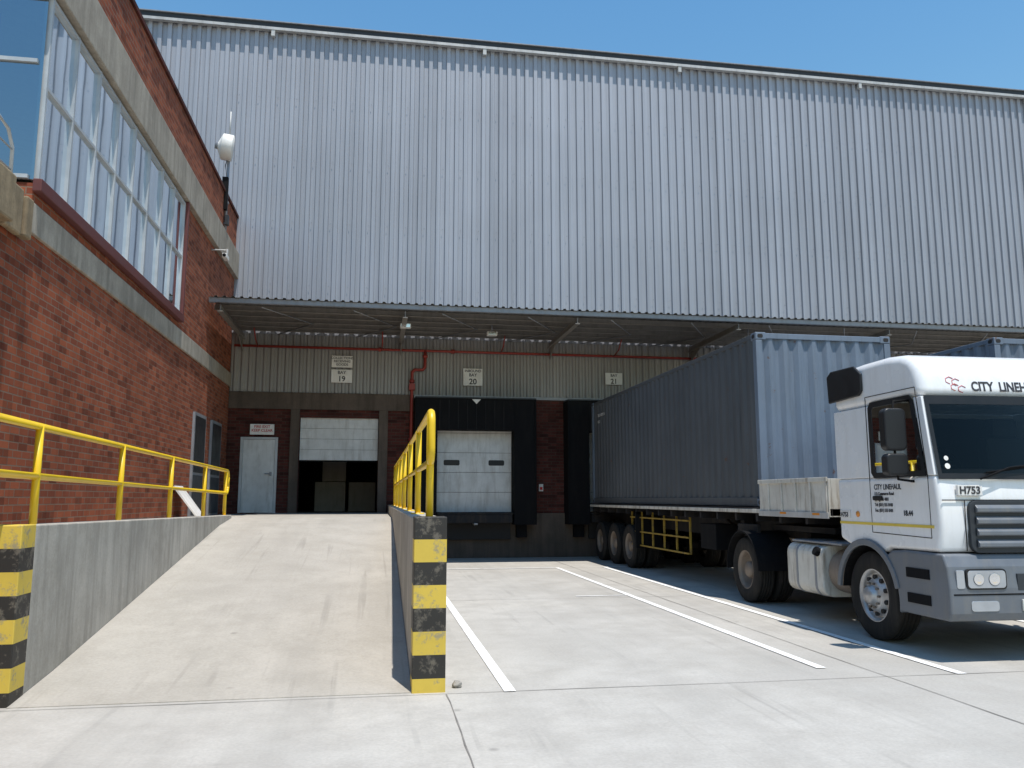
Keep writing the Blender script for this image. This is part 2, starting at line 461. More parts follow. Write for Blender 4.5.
for i in range(n+1):
    y = y0+(y1-y0)*i/n
    b.box(fx-.09, fx, y-.022, y+.022, 5.2, 7.46, 'frame')
for z in (5.2, 6.32, 7.42): b.box(fx-.08, fx-.006, y0+.03, y1-.03, z, z+.04, 'frame')
xx = [-9+(-4.02+9)*i/4 for i in range(5)]
for x in xx[:-1]: b.box(x-.03, x+.03, UY-.03, UY+.05, 5.2, 7.46, 'frame')
for z in (5.2, 6.6, 7.42): b.box(-9, fx-.1, UY-.024, UY+.045, z, z+.045, 'frame')
b.obj('window_frames', off)
b = B()
b.face([(fx-.045, y0, 5.2), (fx-.045, y1, 5.2), (fx-.045, y1, 7.46), (fx-.045, y0, 7.46)], 'glass')
b.face([(-9, UY+.01, 5.2), (fx-.045, UY+.01, 5.2), (fx-.045, UY+.01, 7.46), (-9, UY+.01, 7.46)], 'glass_f')
b.obj('window_glass', off)
b = B()
y = UY+1.0
while y < 16.4:
    if int((y-y0)/((y1-y0)/8)) not in (2, 5) or random.random() < .35:
        a = random.uniform(.02, .075)
        b.face([(LX-.25, y, 5.22), (LX-.25+a, y+.085, 5.22), (LX-.25+a, y+.085, 7.45), (LX-.25, y, 7.45)], 'blind')
    y += .1
x = -9
while x < -4.7:
    a = random.uniform(.02, .06); b.face([(x, UY+.5, 5.22), (x+.085, UY+.5-a, 5.22), (x+.085, UY+.5-a, 7.45), (x, UY+.5, 7.45)], 'blind'); x += .1
b.obj('blinds', off, recalc=False)
b = B(); b.box(-15.5, -4.6, 15.5, 15.6, 5.16, 7.48, 'conc_trim'); b.box(-15.5, -9, UY+.5, 15.4, 5.16, 7.48, 'dark'); b.obj('interior_walls', off)
b = B(); b.box(LX+.002, LX+.10, UY-.05, 16.62, 5.04, 5.19, 'reddk'); b.box(LX+.002, LX+.09, 16.53, 16.62, 5.192, 7.49, 'reddk'); b.obj('window_sill', off, .01)
b = B()
for y in (18.3, 20.2):
    b.box(LX+.002, LX+.05, y, y+1.2, 1.21, 3.45, 'steel')
    b.box(LX+.052, LX+.06, y+.08, y+1.12, 1.25, 2.1, 'grille'); b.box(LX+.052, LX+.058, y+.08, y+1.12, 2.16, 3.38, 'black_gl')
b.obj('side_doors', off)
b = B(); b.prism([(LX+.5, 16.9, 1.225), (LX+.03, 16.9, 1.85), (LX+.0, 16.9, 1.83), (LX+.47, 16.9, 1.225)], (0, .7, 0), 'sign'); b.obj('leaning_board')

# antenna mast with microwave drum
an = empty('antenna_mast')
b = B(); ax, ay = LX+.04, 20.6
b.tube([(ax, ay, 7.9), (ax, ay, 10.7)], .035, 'steel'); b.tube([(ax, ay, 10.7), (ax, ay, 11.4)], .018, 'steel_w')
for z in (8.4, 8.95): b.box(LX+.003, ax+.05, ay-.05, ay+.05, z, z+.05, 'steel')
b.obj('mast', an)
b = B(); b.box(ax-.1, ax+.04, ay-.16, ay-.04, 8.75, 9.6, 'black'); b.box(ax+.02, ax+.10, ay-.2, ay-.05, 8.35, 8.6, 'grille')
b.tube([(ax, ay-.1, 9.6), (ax-.05, ay-.12, 9.9), (ax, ay-.05, 10.2)], .012, 'black', 6); b.obj('radio_units', an, .02)
b = B()
b.lathe((ax-.32, ay-.14, 10.42), (1, .14, -.1), [(.001, .0, 'steel'), (.08, .0, 'steel'), (.09, .07, 'sign'), (.30, .16, 'sign'), (.33, .18, 'sign'), (.33, .41, 'sign'), (.32, .43, 'sign'), (.001, .45, 'sign')], 32)
for z in (10.33, 10.5): b.box(ax-.25, ax+.05, ay-.14, ay+.05, z, z+.03, 'steel')
b.obj('dish', an)
sc_ = empty('security_camera')
b = B()
b.tube([(LX+.0, 19.3, 7.35), (LX+.35, 19.3, 7.35)], .02, 'steel_w'); b.tube([(LX+.35, 19.3, 7.38), (LX+.35, 19.3, 7.2)], .03, 'steel_w')
b.box(LX+.30, LX+.40, 19.0, 19.35, 7.1, 7.2, 'sign'); b.lathe((LX+.35, 19.02, 7.15), (0, -1, 0), [(.04, 0, 'black'), (.04, .05, 'black'), (.001, .05, 'black')], 14)
b.obj('camera_housing', sc_, .01)

# ------------------------------------------------------------------ warehouse
wh = empty('warehouse')
TZ = 14.85
b = B()
b.corr((-22, WY, 0), (1, 0, 0), 70, 6.02, TZ, (0, -1, 0), .26, .058, 'clad', (.46, .07, .40, .07))
b.obj('upper_cladding', wh)
b = B()
b.corr((LX+.01, WY-.0, 0), (1, 0, 0), 50, 4.44, 6.02, (0, -1, 0), .19, .04, 'clad_low', (.3, .2, .3, .2))
b.obj('lower_cladding', wh)
b = B()
b.box(-22, 48, WY+.01, 60, TZ-.4, TZ-.1, 'steel')
b.box(-22, -21.8, WY+.02, 60, 0, TZ-.4, 'clad'); b.box(47.8, 48, WY+.02, 60, 0, TZ-.4, 'clad'); b.box(-22, 48, 59.8, 60, 0, TZ-.4, 'clad')
b.obj('roof_and_far_walls', wh)
b = B()
b.box(-22, 48, WY-.20, WY-.07, TZ-.08, TZ+.0, 'steel_w')
b.box(-22, 48, WY-.15, WY+.3, TZ+.002, TZ+.16, 'grille')
b.box(-22, 48, WY-.20, WY+.3, TZ+.163, TZ+.19, 'steel')
x = -21.3
while x < 48:
    b.box(x-.05, x+.05, WY-.19, WY-.08, TZ-.26, TZ-.082, 'steel_w'); x += 6.05
b.obj('roof_gutter', wh)
b = B(); xs = -4.0
while xs < 22:
    for z in (7.4, 9.2, 11.0, 12.8): b.box(xs-.012, xs+.012, WY-.066, WY-.057, z-.012, z+.012, 'steel')
    xs += .52
b.obj('cladding_screws', wh)
b = B()
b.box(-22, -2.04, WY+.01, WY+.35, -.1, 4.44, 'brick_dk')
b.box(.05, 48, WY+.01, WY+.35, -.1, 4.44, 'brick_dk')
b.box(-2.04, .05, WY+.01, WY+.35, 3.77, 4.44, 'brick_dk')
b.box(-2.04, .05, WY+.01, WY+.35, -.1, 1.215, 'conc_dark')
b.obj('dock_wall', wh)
b = B()
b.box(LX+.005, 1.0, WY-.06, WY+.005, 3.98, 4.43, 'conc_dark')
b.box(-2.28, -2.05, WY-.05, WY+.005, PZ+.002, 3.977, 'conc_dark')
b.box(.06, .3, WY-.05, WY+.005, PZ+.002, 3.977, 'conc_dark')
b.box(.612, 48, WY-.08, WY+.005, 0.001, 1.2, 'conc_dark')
b.box(1.002, 48, WY-.05, WY+.005, 4.36, 4.437, 'steel')
b.obj('concrete_frame', wh)
b = B()
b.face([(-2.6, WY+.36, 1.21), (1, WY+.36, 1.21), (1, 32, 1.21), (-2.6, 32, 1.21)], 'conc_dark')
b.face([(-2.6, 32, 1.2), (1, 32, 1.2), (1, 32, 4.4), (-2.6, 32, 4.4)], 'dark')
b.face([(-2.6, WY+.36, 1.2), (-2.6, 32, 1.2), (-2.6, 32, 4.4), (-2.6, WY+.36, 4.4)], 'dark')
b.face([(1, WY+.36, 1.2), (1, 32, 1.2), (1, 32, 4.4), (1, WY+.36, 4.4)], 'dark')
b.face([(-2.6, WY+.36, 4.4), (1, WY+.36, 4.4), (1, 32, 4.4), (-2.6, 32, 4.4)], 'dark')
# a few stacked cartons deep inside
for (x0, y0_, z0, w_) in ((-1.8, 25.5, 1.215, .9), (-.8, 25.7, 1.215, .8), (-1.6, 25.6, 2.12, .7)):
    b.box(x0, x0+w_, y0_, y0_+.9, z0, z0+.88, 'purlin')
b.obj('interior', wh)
b = B()
z = 2.62
while z < 3.77:
    b.box(-2.03, .04, WY+.1, WY+.13, z+.004, min(z+.285, 3.768), 'white_door'); z += .287
b.box(-2.03, .04, WY+.09, WY+.135, 2.585, 2.62, 'black')
b.obj('roller_door', wh, .006)
b = B()
b.box(-3.55, -3.48, WY-.03, WY+.008, PZ, 3.22, 'frame'); b.box(-2.66, -2.59, WY-.03, WY+.008, PZ, 3.22, 'frame'); b.box(-3.478, -2.662, WY-.03, WY+.008, 3.16, 3.22, 'frame')
b.box(-3.476, -2.664, WY-.015, WY+.007, PZ+.01, 3.155, 'white_door')
b.box(-2.78, -2.72, WY-.05, WY-.016, 2.2, 2.3, 'steel'); b.tube([(-2.76, WY-.06, 2.25), (-2.9, WY-.06, 2.25)], .01, 'steel')
b.obj('personnel_door', wh, .004)

def dock(cx, i):
    e = wh
    b = B()
    b.box(cx-1.62, cx-1.05, WY-.55, WY-.085, .9, 4.3, 'black')
    b.box(cx+1.05, cx+1.62, WY-.55, WY-.085, .9, 4.3, 'black')
    b.box(cx-1.048, cx+1.048, WY-.56, WY-.085, 3.45, 4.3, 'black')
    b.box(cx-1.66, cx+1.66, WY-.6, WY-.05, 4.302, 4.335, 'grille')
    for s in (-1, 1):
        b.box(cx+s*1.64-.02, cx+s*1.64+.02, WY-.58, WY-.01, .9, 4.3, 'black')
    x = cx-1.0
    while x < cx+1.0: b.box(x, x+.012, WY-.566, WY-.561, 3.45, 4.25, 'chassis'); x += .25
    b.prism([(cx-.12, WY-.575, 4.28), (cx+.12, WY-.575, 4.28), (cx, WY-.575, 4.15)], (0, .008, 0), 'sign')
    b.obj(f'dock_shelter_{i}', e, .015)
    b = B(); z = 1.23
    while z < 3.4:
        b.box(cx-1.04, cx+1.04, WY-.09, WY-.05, z+.004, z+.535, 'white_door'); z += .54
    for s in (-1, 1): b.prism([(cx+s*.62-.22+px_, WY-.096, 2.5+pz_) for px_, pz_ in rrect(.44, .15, .04)], (0, .004, 0), 'black_gl')
    b.obj(f'dock_door_{i}', e, .006)
    b = B()
    b.box(cx-1.03, cx+1.03, WY-.5, WY-.1, 1.17, 1.22, 'chassis')
    b.box(cx-1.0, cx+1.0, WY-.52, WY-.47, .95, 1.168, 'chassis')
    b.box(cx-1.0, cx+1.0, WY-.2, WY-.09, .5, 1.16, 'dark')
    for s in (-1, 1): b.box(cx+s*1.3-.14, cx+s*1.3+.14, WY-.3, WY-.085, .55, .89, 'black')
    b.box(cx-.05, cx+.05, WY-.6, WY-.1, .9, .95, 'steel')
    b.obj(f'dock_leveller_{i}', e, .008)
for i in range(5): dock(2.67+4.21*i, i)

# canopy
b = B(); CE = 19.1; cz = 6.12
x = LX+.06; seg = []
while x < 44:
    seg += [(x, 0), (x+.1, 0), (x+.12, .035), (x+.17, .035)]; x += .19
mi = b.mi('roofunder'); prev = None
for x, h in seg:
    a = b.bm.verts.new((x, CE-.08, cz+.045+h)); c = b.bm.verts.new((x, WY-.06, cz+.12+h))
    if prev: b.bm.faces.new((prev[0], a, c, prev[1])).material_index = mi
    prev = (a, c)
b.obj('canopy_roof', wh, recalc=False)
b = B()
b.box(LX+.05, 44, CE-.03, CE-.004, cz-.05, cz+.04, 'steel')
b.box(LX+.05, 44, CE-.03, CE+.07, cz-.065, cz-.052, 'steel')
for y in (19.75, 20.35, 20.95, 21.55, 22.1):
    b.box(LX+.05, 44, y-.0, y+.012, cz-.1, cz+.035, 'purlin'); b.box(LX+.05, 44, y-.05, y-.001, cz-.1, cz-.088, 'purlin')
x = LX+.3
while x < 44:
    b.box(x-.06, x+.06, CE+.01, WY-.06, cz-.27, cz-.25, 'purlin'); b.box(x-.008, x+.008, CE+.01, WY-.06, cz-.248, cz-.112, 'purlin')
    b.prism([(x-.01, WY-.06, cz-.272), (x-.01, WY-.06, cz-.6), (x-.01, WY-.9, cz-.272)], (.02, 0, 0), 'purlin')
    x += 4.21
x = LX+1.2
while x < 44:
    b.tube([(x, CE+.1, cz-.12), (x+1.05, 20.9, cz-.12), (x, WY-.1, cz-.12)], .014, 'steel', 6); x += 2.1
b.obj('canopy_frame', wh)
for i, (x, y) in enumerate(((.65, 20.0), (2.9, 20.6), (9.8, 20.2))):
    fl = empty('canopy_floodlight'); b = B()
    b.box(x-.13, x+.13, y-.09, y+.09, cz-.33, cz-.23, 'sign'); b.prism([(x-.11+a, y-.095, cz-.325+c) for a, c in rrect(.22, .09, .02)], (0, .004, 0), 'chrome')
    b.tube([(x, y, cz-.22), (x, y, cz-.0)], .02, 'steel'); b.obj('lamp_body', fl, .012)

b = B(); py = WY-.14
b.tube([(LX+.1, py, 5.66), (9.5, py, 5.66)], .035, 'red')
b.tube([(1.28, py, 5.66), (1.28, py, 5.2), (1.22, py, 5.12), (1.0, py, 5.12), (.93, py, 5.05), (.93, py, 1.25)], .045, 'red')
for x in (-3.2, .1, 3.4, 6.7): b.tube([(x, py, 5.66), (x, WY-.6, 5.75), (x, WY-.9, 6.0)], .018, 'red', 8)
for p in ((1.28, 5.5), (.93, 4.8), (.93, 3.2)): b.tube([(p[0], py, p[1]-.04), (p[0], py, p[1]+.04)], .07, 'red')
b.tube([(-.0, py, 5.66), (.08, py, 5.66)], .06, 'red'); b.box(.85, 1.01, py-.12, py+.1, 4.55, 4.72, 'red')
b.tube([(2.0, py, 5.66), (2.1, py, 5.66)], .06, 'red')
b.obj('sprinkler_pipe')

def sign(cx, z0, w, h, lines, mat='ink'):
    e = empty('bay_sign'); b = B(); y = WY-.1
    b.box(cx-w/2, cx+w/2, y, y+.02, z0, z0+h, 'sign')
    b.box(cx-w/2+.05, cx-w/2+.08, y+.022, WY-.03, z0+.02, z0+h-.02, 'steel'); b.box(cx+w/2-.08, cx+w/2-.05, y+.022, WY-.03, z0+.02, z0+h-.02, 'steel')
    b.obj('board', e, .004)
    zz = z0+h
    for t, s in lines:
        zz -= s*1.0
        text(t, (cx, y-.003, zz), s, mat, e, 'lettering', align='CENTER', bold=s*.02)
sign(-.97, 4.72, .56, .36, [('BAY', .12), ('19', .2)])
sign(-.97, 5.14, .56, .32, [('COLLECTIONS', .09), ('RECEIVING', .09), ('GOODS', .09)])
sign(2.62, 4.72, .54, .48, [('INBOUND', .1), ('BAY', .12), ('20', .22)])
sign(6.70, 4.84, .50, .34, [('BAY', .11), ('21', .2)])
sign(-3.0, 3.28, .62, .28, [('FIRE EXIT', .1), ('KEEP CLEAR', .1)], 'ink_red')
b = B(); b.box(4.5, 4.62, WY-.05, WY+.0, 1.8, 2.0, 'sign'); b.box(4.52, 4.6, WY-.06, WY-.052, 1.84, 1.92, 'redlens'); b.obj('dock_control_box', None, .006)

# ------------------------------------------------------------------ wheels
def wheel(b, x, y, side, r=.5, w=.3, front=True):
    ax = (side, 0, 0); h = w/2
    R = .29
    t = [(R, h*.88, 'tyre'), (R+.02, h, 'tyre'), (r-.1, h*1.06, 'tyre'), (r-.035, h*.98, 'tyre'), (r-.008, h*.86, 'tyre'), (r, h*.7, 'tyre')]
    for k in (-.45, -.15, .15, .45)[::-1]:
        t += [(r, h*(k+.07), 'tyre'), (r-.012, h*(k+.05), 'tyre'), (r-.012, h*(k-.05), 'tyre'), (r, h*(k-.07), 'tyre')]
    t += [(r, -h*.7, 'tyre'), (r-.03, -h*.95, 'tyre'), (R, -h, 'tyre')]
    b.lathe((x, y, r), ax, t, 48)
    k = 'rim' if front else 'rim_dk'
    if front:
        p = [(R+.012, h*.9, k), (R-.005, h*.95, k), (R-.02, h*.6, k), (R-.045, h*.35, k), (R-.075, h*.5, k), (.17, h*.95, k), (.14, h*1.0, k), (.11, h*1.0, k), (.1, h*1.35, k), (.085, h*1.5, k), (.001, h*1.55, k)]
    else:
        p = [(R+.012, h*.9, k), (R-.005, h*.95, k), (R-.02, h*.5, k), (R-.03, -h*.2, k), (R-.08, -h*.4, k), (.17, -h*.55, k), (.13, -h*.5, k), (.125, h*.5, k), (.1, h*.75, k), (.001, h*.78, k)]
    b.lathe((x, y, r), ax, p, 36)
    for i in range(10):
        a = 2*math.pi*i/10; br = .138 if front else .16
        a0 = h*.98 if front else -h*.55
        c = Vector((x+side*a0, y+math.cos(a)*br, r+math.sin(a)*br))
        b.tube([c, c+Vector((side*.035, 0, 0))], .014, 'rim_dk' if front else 'chassis', 6)
        a += .3; hr = .207
        a1 = h*.76 if front else -h*.45
        c = Vector((x+side*a1, y+math.cos(a)*hr, r+math.sin(a)*hr))
        b.tube([c-Vector((side*.02, 0, 0)), c+Vector((side*.012, 0, 0))], .026, 'dark', 10)
    b.tube([(x-side*h*.9, y, r), (x-side*(h+.35), y, r)], .12, 'chassis')

# ------------------------------------------------------------------ tractor
def tractor(X0, Y0, yawdeg=0):
    e = empty('semi_truck'); W = 2.5
    o = (X0, Y0, 0)
    wc, wr = 1.36, .60
    ZB, ZT, YB, YT = 1.84, 2.58, .06, .19
    b = B(o)
    arch = [(wc+wr*math.cos(a), .5+wr*math.sin(a)) for a in [math.radians(t) for t in range(62, 126, 9)]]
    low = [(.07, 1.06), (.02, 1.3), (.025, 1.55), (YB, ZB), (1.93, ZB), (1.93, 1.12), (1.75, 1.06)] + arch + [(.9, 1.05)]
    b.prism([(0, y, z) for y, z in low], (W, 0, 0), 'white_cab')
    cab = b.obj('cab_lower_body', e, .05, 5, angle=38)
    b = B(o)
    up = [(YT, ZT+.08), (.225, 2.86), (.265, 2.98), (.34, 3.08), (.50, 3.15), (.8, 3.18), (1.3, 3.18), (1.91, 3.15), (1.93, 3.04), (1.93, ZT+.08)]
    b.prism([(0, y, z) for y, z in up], (W, 0, 0), 'white_cab')
    roof = b.obj('cab_roof', e, .10, 7, angle=38)
    for ob in (cab, roof):
        for p in ob.data.polygons: p.use_smooth = True
        wn = ob.modifiers.new('wn', 'WEIGHTED_NORMAL'); wn.keep_sharp = False
    b = B(o)
    za, zb = ZB-.003, ZT+.083
    for x in (0.003, W-.063):
        b.prism([(x, YB+.01, za), (x, YB+.12, za), (x, YT+.14, zb), (x, YT+.008, zb)], (.06, 0, 0), 'white_cab')
        b.prism([(x, 1.14, za), (x, 1.93, za), (x, 1.93, zb), (x, 1.14, zb)], (.06, 0, 0), 'white_cab')
    b.box(.064, W-.064, 1.87, 1.928, za, zb, 'white_cab')
    b.obj('cab_pillars', e, .008)
    b = B(o)
    b.prism([(.08, .10, 1.845), (.08, .72, 1.845), (.08, .66, 1.93), (.08, .14, 1.88)], (W-.16, 0, 0), 'chassis')
    for x in (.35, 1.55):
        b.box(x, x+.55, 1.25, 1.42, 1.845, 2.32, 'grille'); b.box(x+.12, x+.42, 1.28, 1.40, 2.325, 2.55, 'grille')
    b.box(.07, W-.07, 1.82, 1.865, 1.846, 2.6, 'grille')
    b.obj('cab_interior', e, .03)
    b = B(o)
    pts = [(.62+.22*math.cos(a), .82+.10*math.sin(a), 1.98+.19*math.sin(a)) for a in [2*math.pi*i/24 for i in range(25)]]
    b.tube(pts, .016, 'black', 8, caps=False); b.box(.4, .84, .81, .83, 1.97, 2.0, 'black'); b.obj('steering_wheel', e)
    def scr(u, v, bulge=.03):
        y = YB+(YT-YB)*v; z = ZB+(ZT-ZB)*v
        return Vector((u, y-.006-bulge*(1-((u-W/2)/(W/2))**2), z))
    def patch(b, x0, x1, v0, v1, k, lift=.0, nx=16, nv=6):
        mi = b.mi(k); g = []
        for j in range(nv+1):
            row = []
            for i in range(nx+1):
                v = v0+(v1-v0)*j/nv; x = x0+(x1-x0)*i/nx
                q = scr(x, v)+b.off; q.y -= lift; row.append(b.bm.verts.new(q))
            g.append(row)
        for j in range(nv):
            for i in range(nx):
                f = b.bm.faces.new((g[j][i], g[j][i+1], g[j+1][i+1], g[j+1][i]))
                f.material_index = mi; f.smooth = True
    b = B(o); patch(b, .05, W-.05, -.02, 1.12, 'cabglass'); b.obj('windscreen', e)
    b = B(o)
    patch(b, .03, W-.03, -.06, .02, 'black_gl', .005, 16, 1); patch(b, .03, W-.03, 1.0, 1.125, 'black_gl', .005, 16, 1)
    patch(b, .03, .075, .02, 1.0, 'black_gl', .005, 1, 4); patch(b, W-.075, W-.03, .02, 1.0, 'black_gl', .005, 1, 4)
    b.obj('windscreen_seal', e)
    b = B(o)
    for (u, v, r_) in ((.15, .12, .03), (.15, .23, .025)):
        c = scr(u, v)+Vector((0, -.006, 0)); b.lathe(c, (0, -1, .2), [(r_, 0, 'sign'), (.001, .001, 'sign')], 14)
    b.obj('licence_discs', e)
    b = B(o)
    for x in (.45, 1.35):
        b.tube([scr(x, -.06, .04)+Vector((0, -.04, 0)), scr(x+.35, .10, .04)+Vector((0, -.03, 0)), scr(x+.62, .14, .04)+Vector((0, -.03, 0))], .010, 'black', 6)
        b.tube([scr(x+.1, .03, .04)+Vector((0, -.015, 0)), scr(x+.85, .17, .04)+Vector((0, -.015, 0))], .010, 'black', 6)
    b.obj('wipers', e)
    b = B(o)
    b.prism([(x+.30, -.014, z+1.06) for x, z in rrect(W-.60, .52, .09)], (0, .05, 0), 'grille')
    for i in range(4):
        z = 1.11+i*.115
        b.prism([(.36, -.02, z), (.36, -.055, z+.012), (.36, -.055, z+.05), (.36, -.02, z+.085)], (W-.72, 0, 0), 'grey_pl')
    b.obj('grille', e, .006)
    b = B(o)
    bp_ = [(.09, .40), (-.03, .40), (-.07, .48), (-.075, .72), (-.05, .93), (.005, 1.05)]
    arch2 = [(wc+.585*math.cos(a), .5+.585*math.sin(a)) for a in [math.radians(t) for t in range(128, 196, 8)]]
    bp_ = bp_ + [(.6, 1.055), (.86, 1.035)] + [(y, z) for y, z in arch2] + [(.74, .40)]
    b.prism([(-.02, y, z) for y, z in bp_], (W+.04, 0, 0), 'grey_pl')
    b.obj('bumper', e, .045, 4)
    b = B(o)
    b.tube([(.03, .012, 1.585), (W-.03, .012, 1.585)], .006, 'chassis', 6)
    for x in (.27, W-.27): b.tube([(x, .020, 1.08), (x, .006, 1.58)], .006, 'chassis', 6)
    b.obj('panel_gaps', e)
    b = B(o)
    for s in (0, 1):
        def mx(x): return x if s == 0 else W-x
        b.prism([(mx(.16+x), -.082, .71+z) for x, z in rrect(.44, .20, .04)], (0, .03, 0), 'black_gl')
        b.prism([(mx(.175+x), -.088, .725+z) for x, z in rrect(.41, .17, .035)], (0, .006, 0), 'lens')
        for x, r in ((.29, .06), (.46, .065)):
            b.lathe((mx(x), -.0885, .81), (0, -1, 0), [(r, 0, 'grey_pl'), (r*.9, .006, 'chrome'), (r*.5, .002, 'chrome'), (.001, .004, 'chrome')], 20)
        b.prism([(mx(.06+x), -.080, .72+z) for x, z in rrect(.085, .18, .02)], (0, .02, 0), 'lens')
        b.prism([(mx(.2+x), -.080, .50+z) for x, z in rrect(.3, .1, .03)], (0, .02, 0), 'lens')
    b.box(.75, W-.75, -.092, -.072, .5, .61, 'sign')
    b.box(.02, W-.02, -.0775, -.06, .655, .67, 'black')
    b.box(.72, W-.72, -.0776, -.06, .70, .86, 'grille')
    b.obj('headlights', e, .004)
    b = B(o); b.box(.20, .47, -.004, .03, 1.63, 1.735, 'sign'); b.obj('fleet_number_board', e, .003)
    text('H753', (X0+.215, Y0-.0065, 1.648), .105, 'ink', e, 'fleet_number', bold=.003)
    sl = (.225-YT)/(2.86-ZT-.08)
    def fy(z): return YT+sl*(z-ZT-.08)
    tx = text('CITY  LINEHAUL', (X0+.60, Y0+fy(2.73)-.003, 2.73), .145, 'ink', e, 'company_name', bold=.004, sx=.82)
    tx.rotation_euler = (math.radians(90)-math.atan(sl), 0, 0)
    b = B(o)
    for (cx, cz_) in ((.36, 2.84), (.43, 2.82), (.41, 2.765), (.49, 2.745)):
        rr = .048
        pts = [(cx+rr*math.cos(a), fy(cz_+rr*.8*math.sin(a))-.001, cz_+rr*.8*math.sin(a)) for a in [math.pi/6+math.pi/3*i for i in range(6)]]
        b.tube(pts[:5], .005, 'logo', 5)
    b.obj('company_logo', e)
    for s in (0, 1):
        sx = -1 if s == 0 else 1
        x = 0 if s == 0 else W
        def pr(b, pts, th, k, lift=0): b.prism([(x+sx*lift, y, z) for y, z in pts], (sx*th, 0, 0), k)
        outl = [(YB+.13, ZB-.01), (1.12, ZB-.01), (1.17, ZB+.05), (1.17, 2.64), (1.12, 2.70), (YT+.20, 2.70), (YT+.14, 2.64)]
        inl = [(YB+.19, ZB+.05), (1.07, ZB+.05), (1.10, ZB+.08), (1.10, 2.60), (1.07, 2.635), (YT+.22, 2.635), (YT+.19, 2.60)]
        b = B(o); n_ = len(outl)
        for i in range(n_):
            j = (i+1) % n_
            pr(b, [outl[i], outl[j], inl[j], inl[i]], .008, 'black_gl')
        b.obj('side_window_seal', e)
        b = B(o); b.face([(x+sx*.003, y, z) for y, z in inl], 'cabglass'); b.obj('side_window', e)
        b = B(o)
        seam = [(.17, 1.2), (.17, ZB-.03), (YT+.10, 2.77), (1.22, 2.77), (1.22, 1.66), (1.22, 1.22), (.17, 1.2)]
        for (ya, za_), (yb, zb_) in zip(seam, seam[1:]):
            b.tube([(x, ya, za_), (x, yb, zb_)], .005, 'chassis', 6)
        b.prism([(x+sx*.002, .98+u, 1.58+v) for u, v in rrect(.17, .05, .02)], (sx*.02, 0, 0), 'black_gl')
        b.box(min(x, x+sx*.006), max(x, x+sx*.006), .12, 1.9, 1.30, 1.33, 'yellow_t')
        b.obj('door_details', e)
        b = B(o); pr(b, [(1.3, 2.80), (1.98, 2.78), (2.0, 3.12), (1.9, 3.18), (1.38, 3.17), (1.24, 3.06), (1.24, 2.85)], .035, 'black_gl', .001); b.obj('roof_side_fairing', e, .025, 3)
        b = B(o)
        for z0, z1 in ((.52, .62), (.78, .88)):
            b.box(min(x+sx*.012, x+sx*.03), max(x+sx*.012, x+sx*.03), .22, .6, z0, z1, 'black')
        b.obj('cab_steps', e)
        b = B(o)
        a_out = [(wc+.64*math.cos(a), .5+.64*math.sin(a)) for a in [math.radians(t) for t in range(5, 176, 9)]]
        a_in = [(wc+.565*math.cos(a), .5+.565*math.sin(a)) for a in [math.radians(t) for t in range(5, 176, 9)]]
        pr(b, a_out+a_in[::-1], .035, 'grey_pl', .002)
        b.obj('wheel_arch', e, .01)
        b = B(o); xi = x-sx*.42
        for (a, c) in zip(a_in, a_in[1:]):
            b.face([(x, a[0], a[1]), (x, c[0], c[1]), (xi, c[0], c[1]), (xi, a[0], a[1])], 'black')
        b.obj('arch_liner', e)
        b = B(o); m0 = x+sx*.08; m1 = x+sx*.33
        lo, hi = min(m0, m1), max(m0, m1)
        b.prism([(lo+u, .34, 2.10+v) for u, v in rrect(hi-lo, .45, .06)], (0, .12, 0), 'black_gl')
        b.prism([(lo+u, .34, 1.84+v) for u, v in rrect(hi-lo, .23, .05)], (0, .12, 0), 'black_gl')
        b.obj('mirror', e, .025, 3)
        b = B(o)
        b.tube([(x, .40, 2.64), (x+sx*.18, .40, 2.63), (x+sx*.20, .395, 2.5), (x+sx*.20, .395, 1.9), (x+sx*.18, .395, 1.80), (x, .40, 1.78)], .014, 'black', 8)
        b.obj('mirror_arm', e)
    for i, (t, s_) in enumerate((('CITY LINEHAUL', .085), ('115 Commerce Road', .05), ('Springfield 4001', .05), ('Tel: (031) 555 0100', .05), ('Fax: (031) 555 0101', .05))):
        text(t, (X0-.003, Y0+1.14, 1.70-i*.062), s_, 'ink', e, 'door_lettering', facing='-X', bold=.001, sx=.85)
    text('18.44', (X0-.003, Y0+.62, 1.42), .075, 'grille', e, 'badge', facing='-X', bold=.003)
    b = B(o); b.prism([(-.004, 1.66, 1.37), (-.004, 1.88, 1.37), (-.004, 1.88, 1.46), (-.004, 1.66, 1.46)], (-.004, 0, 0), 'sign'); b.obj('side_number_board', e)
    text('H753', (X0-.0095, Y0+1.87, 1.385), .075, 'ink', e, 'side_fleet_number', facing='-X', bold=.002)
    b = B(o); b.lathe((-.001, 1.5, 1.42), (-1, 0, 0), [(.035, 0, 'orange'), (.035, .01, 'orange'), (.001, .02, 'orange')], 12); b.obj('marker_lamps', e)
    b = B(o)
    for x in (.78, W-.86): b.box(x, x+.08, .3, 5.6, .62, .90, 'chassis')
    for y in (2.1, 3.2, 4.2, 5.3): b.box(.86, W-.86, y, y+.1, .66, .86, 'chassis')
    b.box(.8, W-.8, .3, 1.9, .55, 1.02, 'chassis')
    b.prism([(.65, 3.9, 1.0), (1.85, 3.9, 1.0), (1.85, 5.1, 1.0), (.65, 5.1, 1.0)], (0, 0, .1), 'chassis')
    b.box(.55, W-.55, 2.02, 2.1, .95, 2.3, 'chassis')
    b.tube([(.5, 2.2, .9), (.5, 2.2, 2.5)], .07, 'chassis')
    for i in range(3): b.tube([(.9+.1*i, 2.1, 1.75), (.95+.1*i, 2.5, 1.25+.05*i), (1.0+.1*i, 2.9, 1.45), (1.0+.1*i, 3.2, 1.5)], .015, ['redlens', 'black', 'yellow'][i], 8)
    b.obj('chassis', e, .008)
